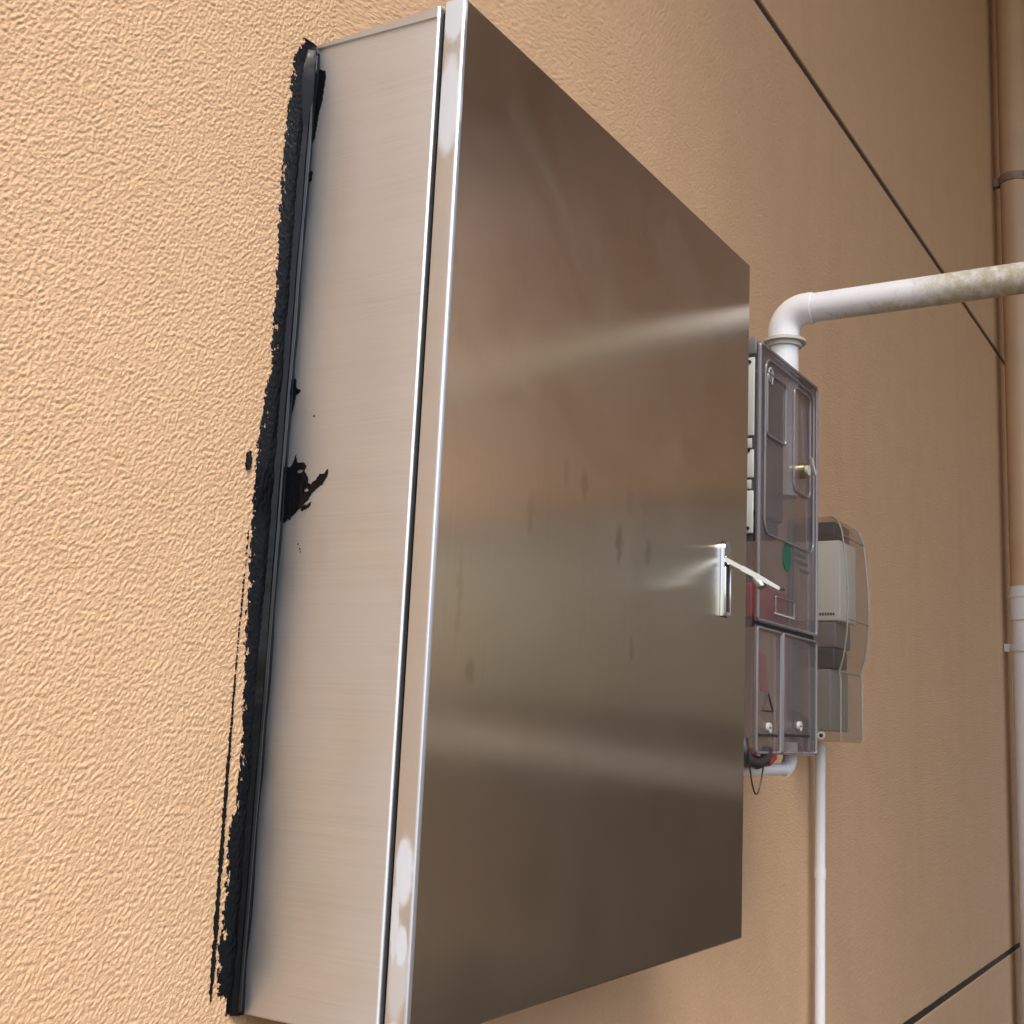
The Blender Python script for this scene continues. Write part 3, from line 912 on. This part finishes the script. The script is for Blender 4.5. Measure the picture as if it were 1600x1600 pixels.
# white conduit bend and cables below the meter box
link_c = empty('short_conduit', (1.2, -0.11, 0.22), 'short white conduit bending up into the underside of the meter box', 'pipe')
lx = 1.175
lp = [Vector((0.80, -0.135, 0.229)), Vector((lx - 0.03, -0.135, 0.229))] + [Vector((lx - 0.03 + 0.03 * math.sin(t), -0.135, 0.259 - 0.03 * math.cos(t))) for t in [math.pi / 2 * k / 8 for k in range(1, 9)]] + [Vector((lx, -0.135, 0.2745))]
tube('bend', lp[1:], 0.0125, M_pvc, link_c, 18)
tube('pipe', lp[:2], 0.0100, M_pvc, link_c, 18)
rc = tube('red_cable', [(1.03, -0.155, 0.262), (1.02, -0.158, 0.250), (1.00, -0.158, 0.243), (0.97, -0.155, 0.243), (0.94, -0.15, 0.248), (0.93, -0.148, 0.262)], 0.008, M_red, None, 12)
tag(rc, 'red cable looping under the meter box', 'cable')
rc2 = tube('black_cable', [(0.975, -0.165, 0.262), (0.96, -0.168, 0.246), (0.93, -0.165, 0.240), (0.905, -0.16, 0.245), (0.90, -0.155, 0.262), (0.91, -0.150, 0.275)], 0.009, M_blackcable, None, 12)
tag(rc2, 'thick black cable end under the left side of the meter box', 'cable')
wl = []
for k in range(17):
    s = k / 16
    wl.append(Vector((0.893 + 0.072 * s, -0.1655, 0.262 - 0.068 * math.sin(math.pi * s) ** 0.75)))
wire = tube('thin_wire', wl, 0.0013, M_blackcable, None, 8)
tag(wire, 'thin dark wire loop hanging below the meter box', 'wire')

# ------------------------------------------------------------------ downpipe at the corner
dp = empty('downpipe', (3.985, -0.082, GZ), 'round downpipe at the right edge, tan painted above and white below', 'downpipe')
px, py, pr = 3.985, -0.082, 0.055
tube('painted_section', [(px, py, 0.84), (px, py, 4.59)], pr, M_paintpipe, dp, 40)
tube('white_section', [(px, py, GZ + 0.002), (px, py, 0.80)], pr - 0.002, M_pvc, dp, 40)
tube('socket', [(px, py, 0.755), (px, py, 0.757), (px, py, 0.840), (px, py, 0.842), (px, py, 0.850), (px, py, 0.852), (px, py, 0.884)],
     [pr + 0.001, pr + 0.0045, pr + 0.0045, pr + 0.0075, pr + 0.0075, pr + 0.005, pr + 0.004], M_pvc, dp, 40)
def clamp(z, mat, w, name='clamp'):
    bm = bmesh.new()
    bm_tube(bm, [(px, py, z - w), (px, py, z + w)], pr + 0.006, 40)
    bm_box(bm, (px - 0.012, py + pr, z - w), (px + 0.012, -0.002, z + w))
    o = link(name, mesh_of(bm, name, True, 40), mat, dp)
    tube('clamp_bolt', [(px - 0.035, py - 0.052, z), (px - 0.058, py - 0.052, z)], 0.006, M_chrome, o, 10)
    return o
clamp(2.52, simple('rusty_clamp', (0.32, 0.24, 0.18), 0.55, metal=0.3, var=0.2), 0.016)
clamp(0.655, M_white, 0.014)
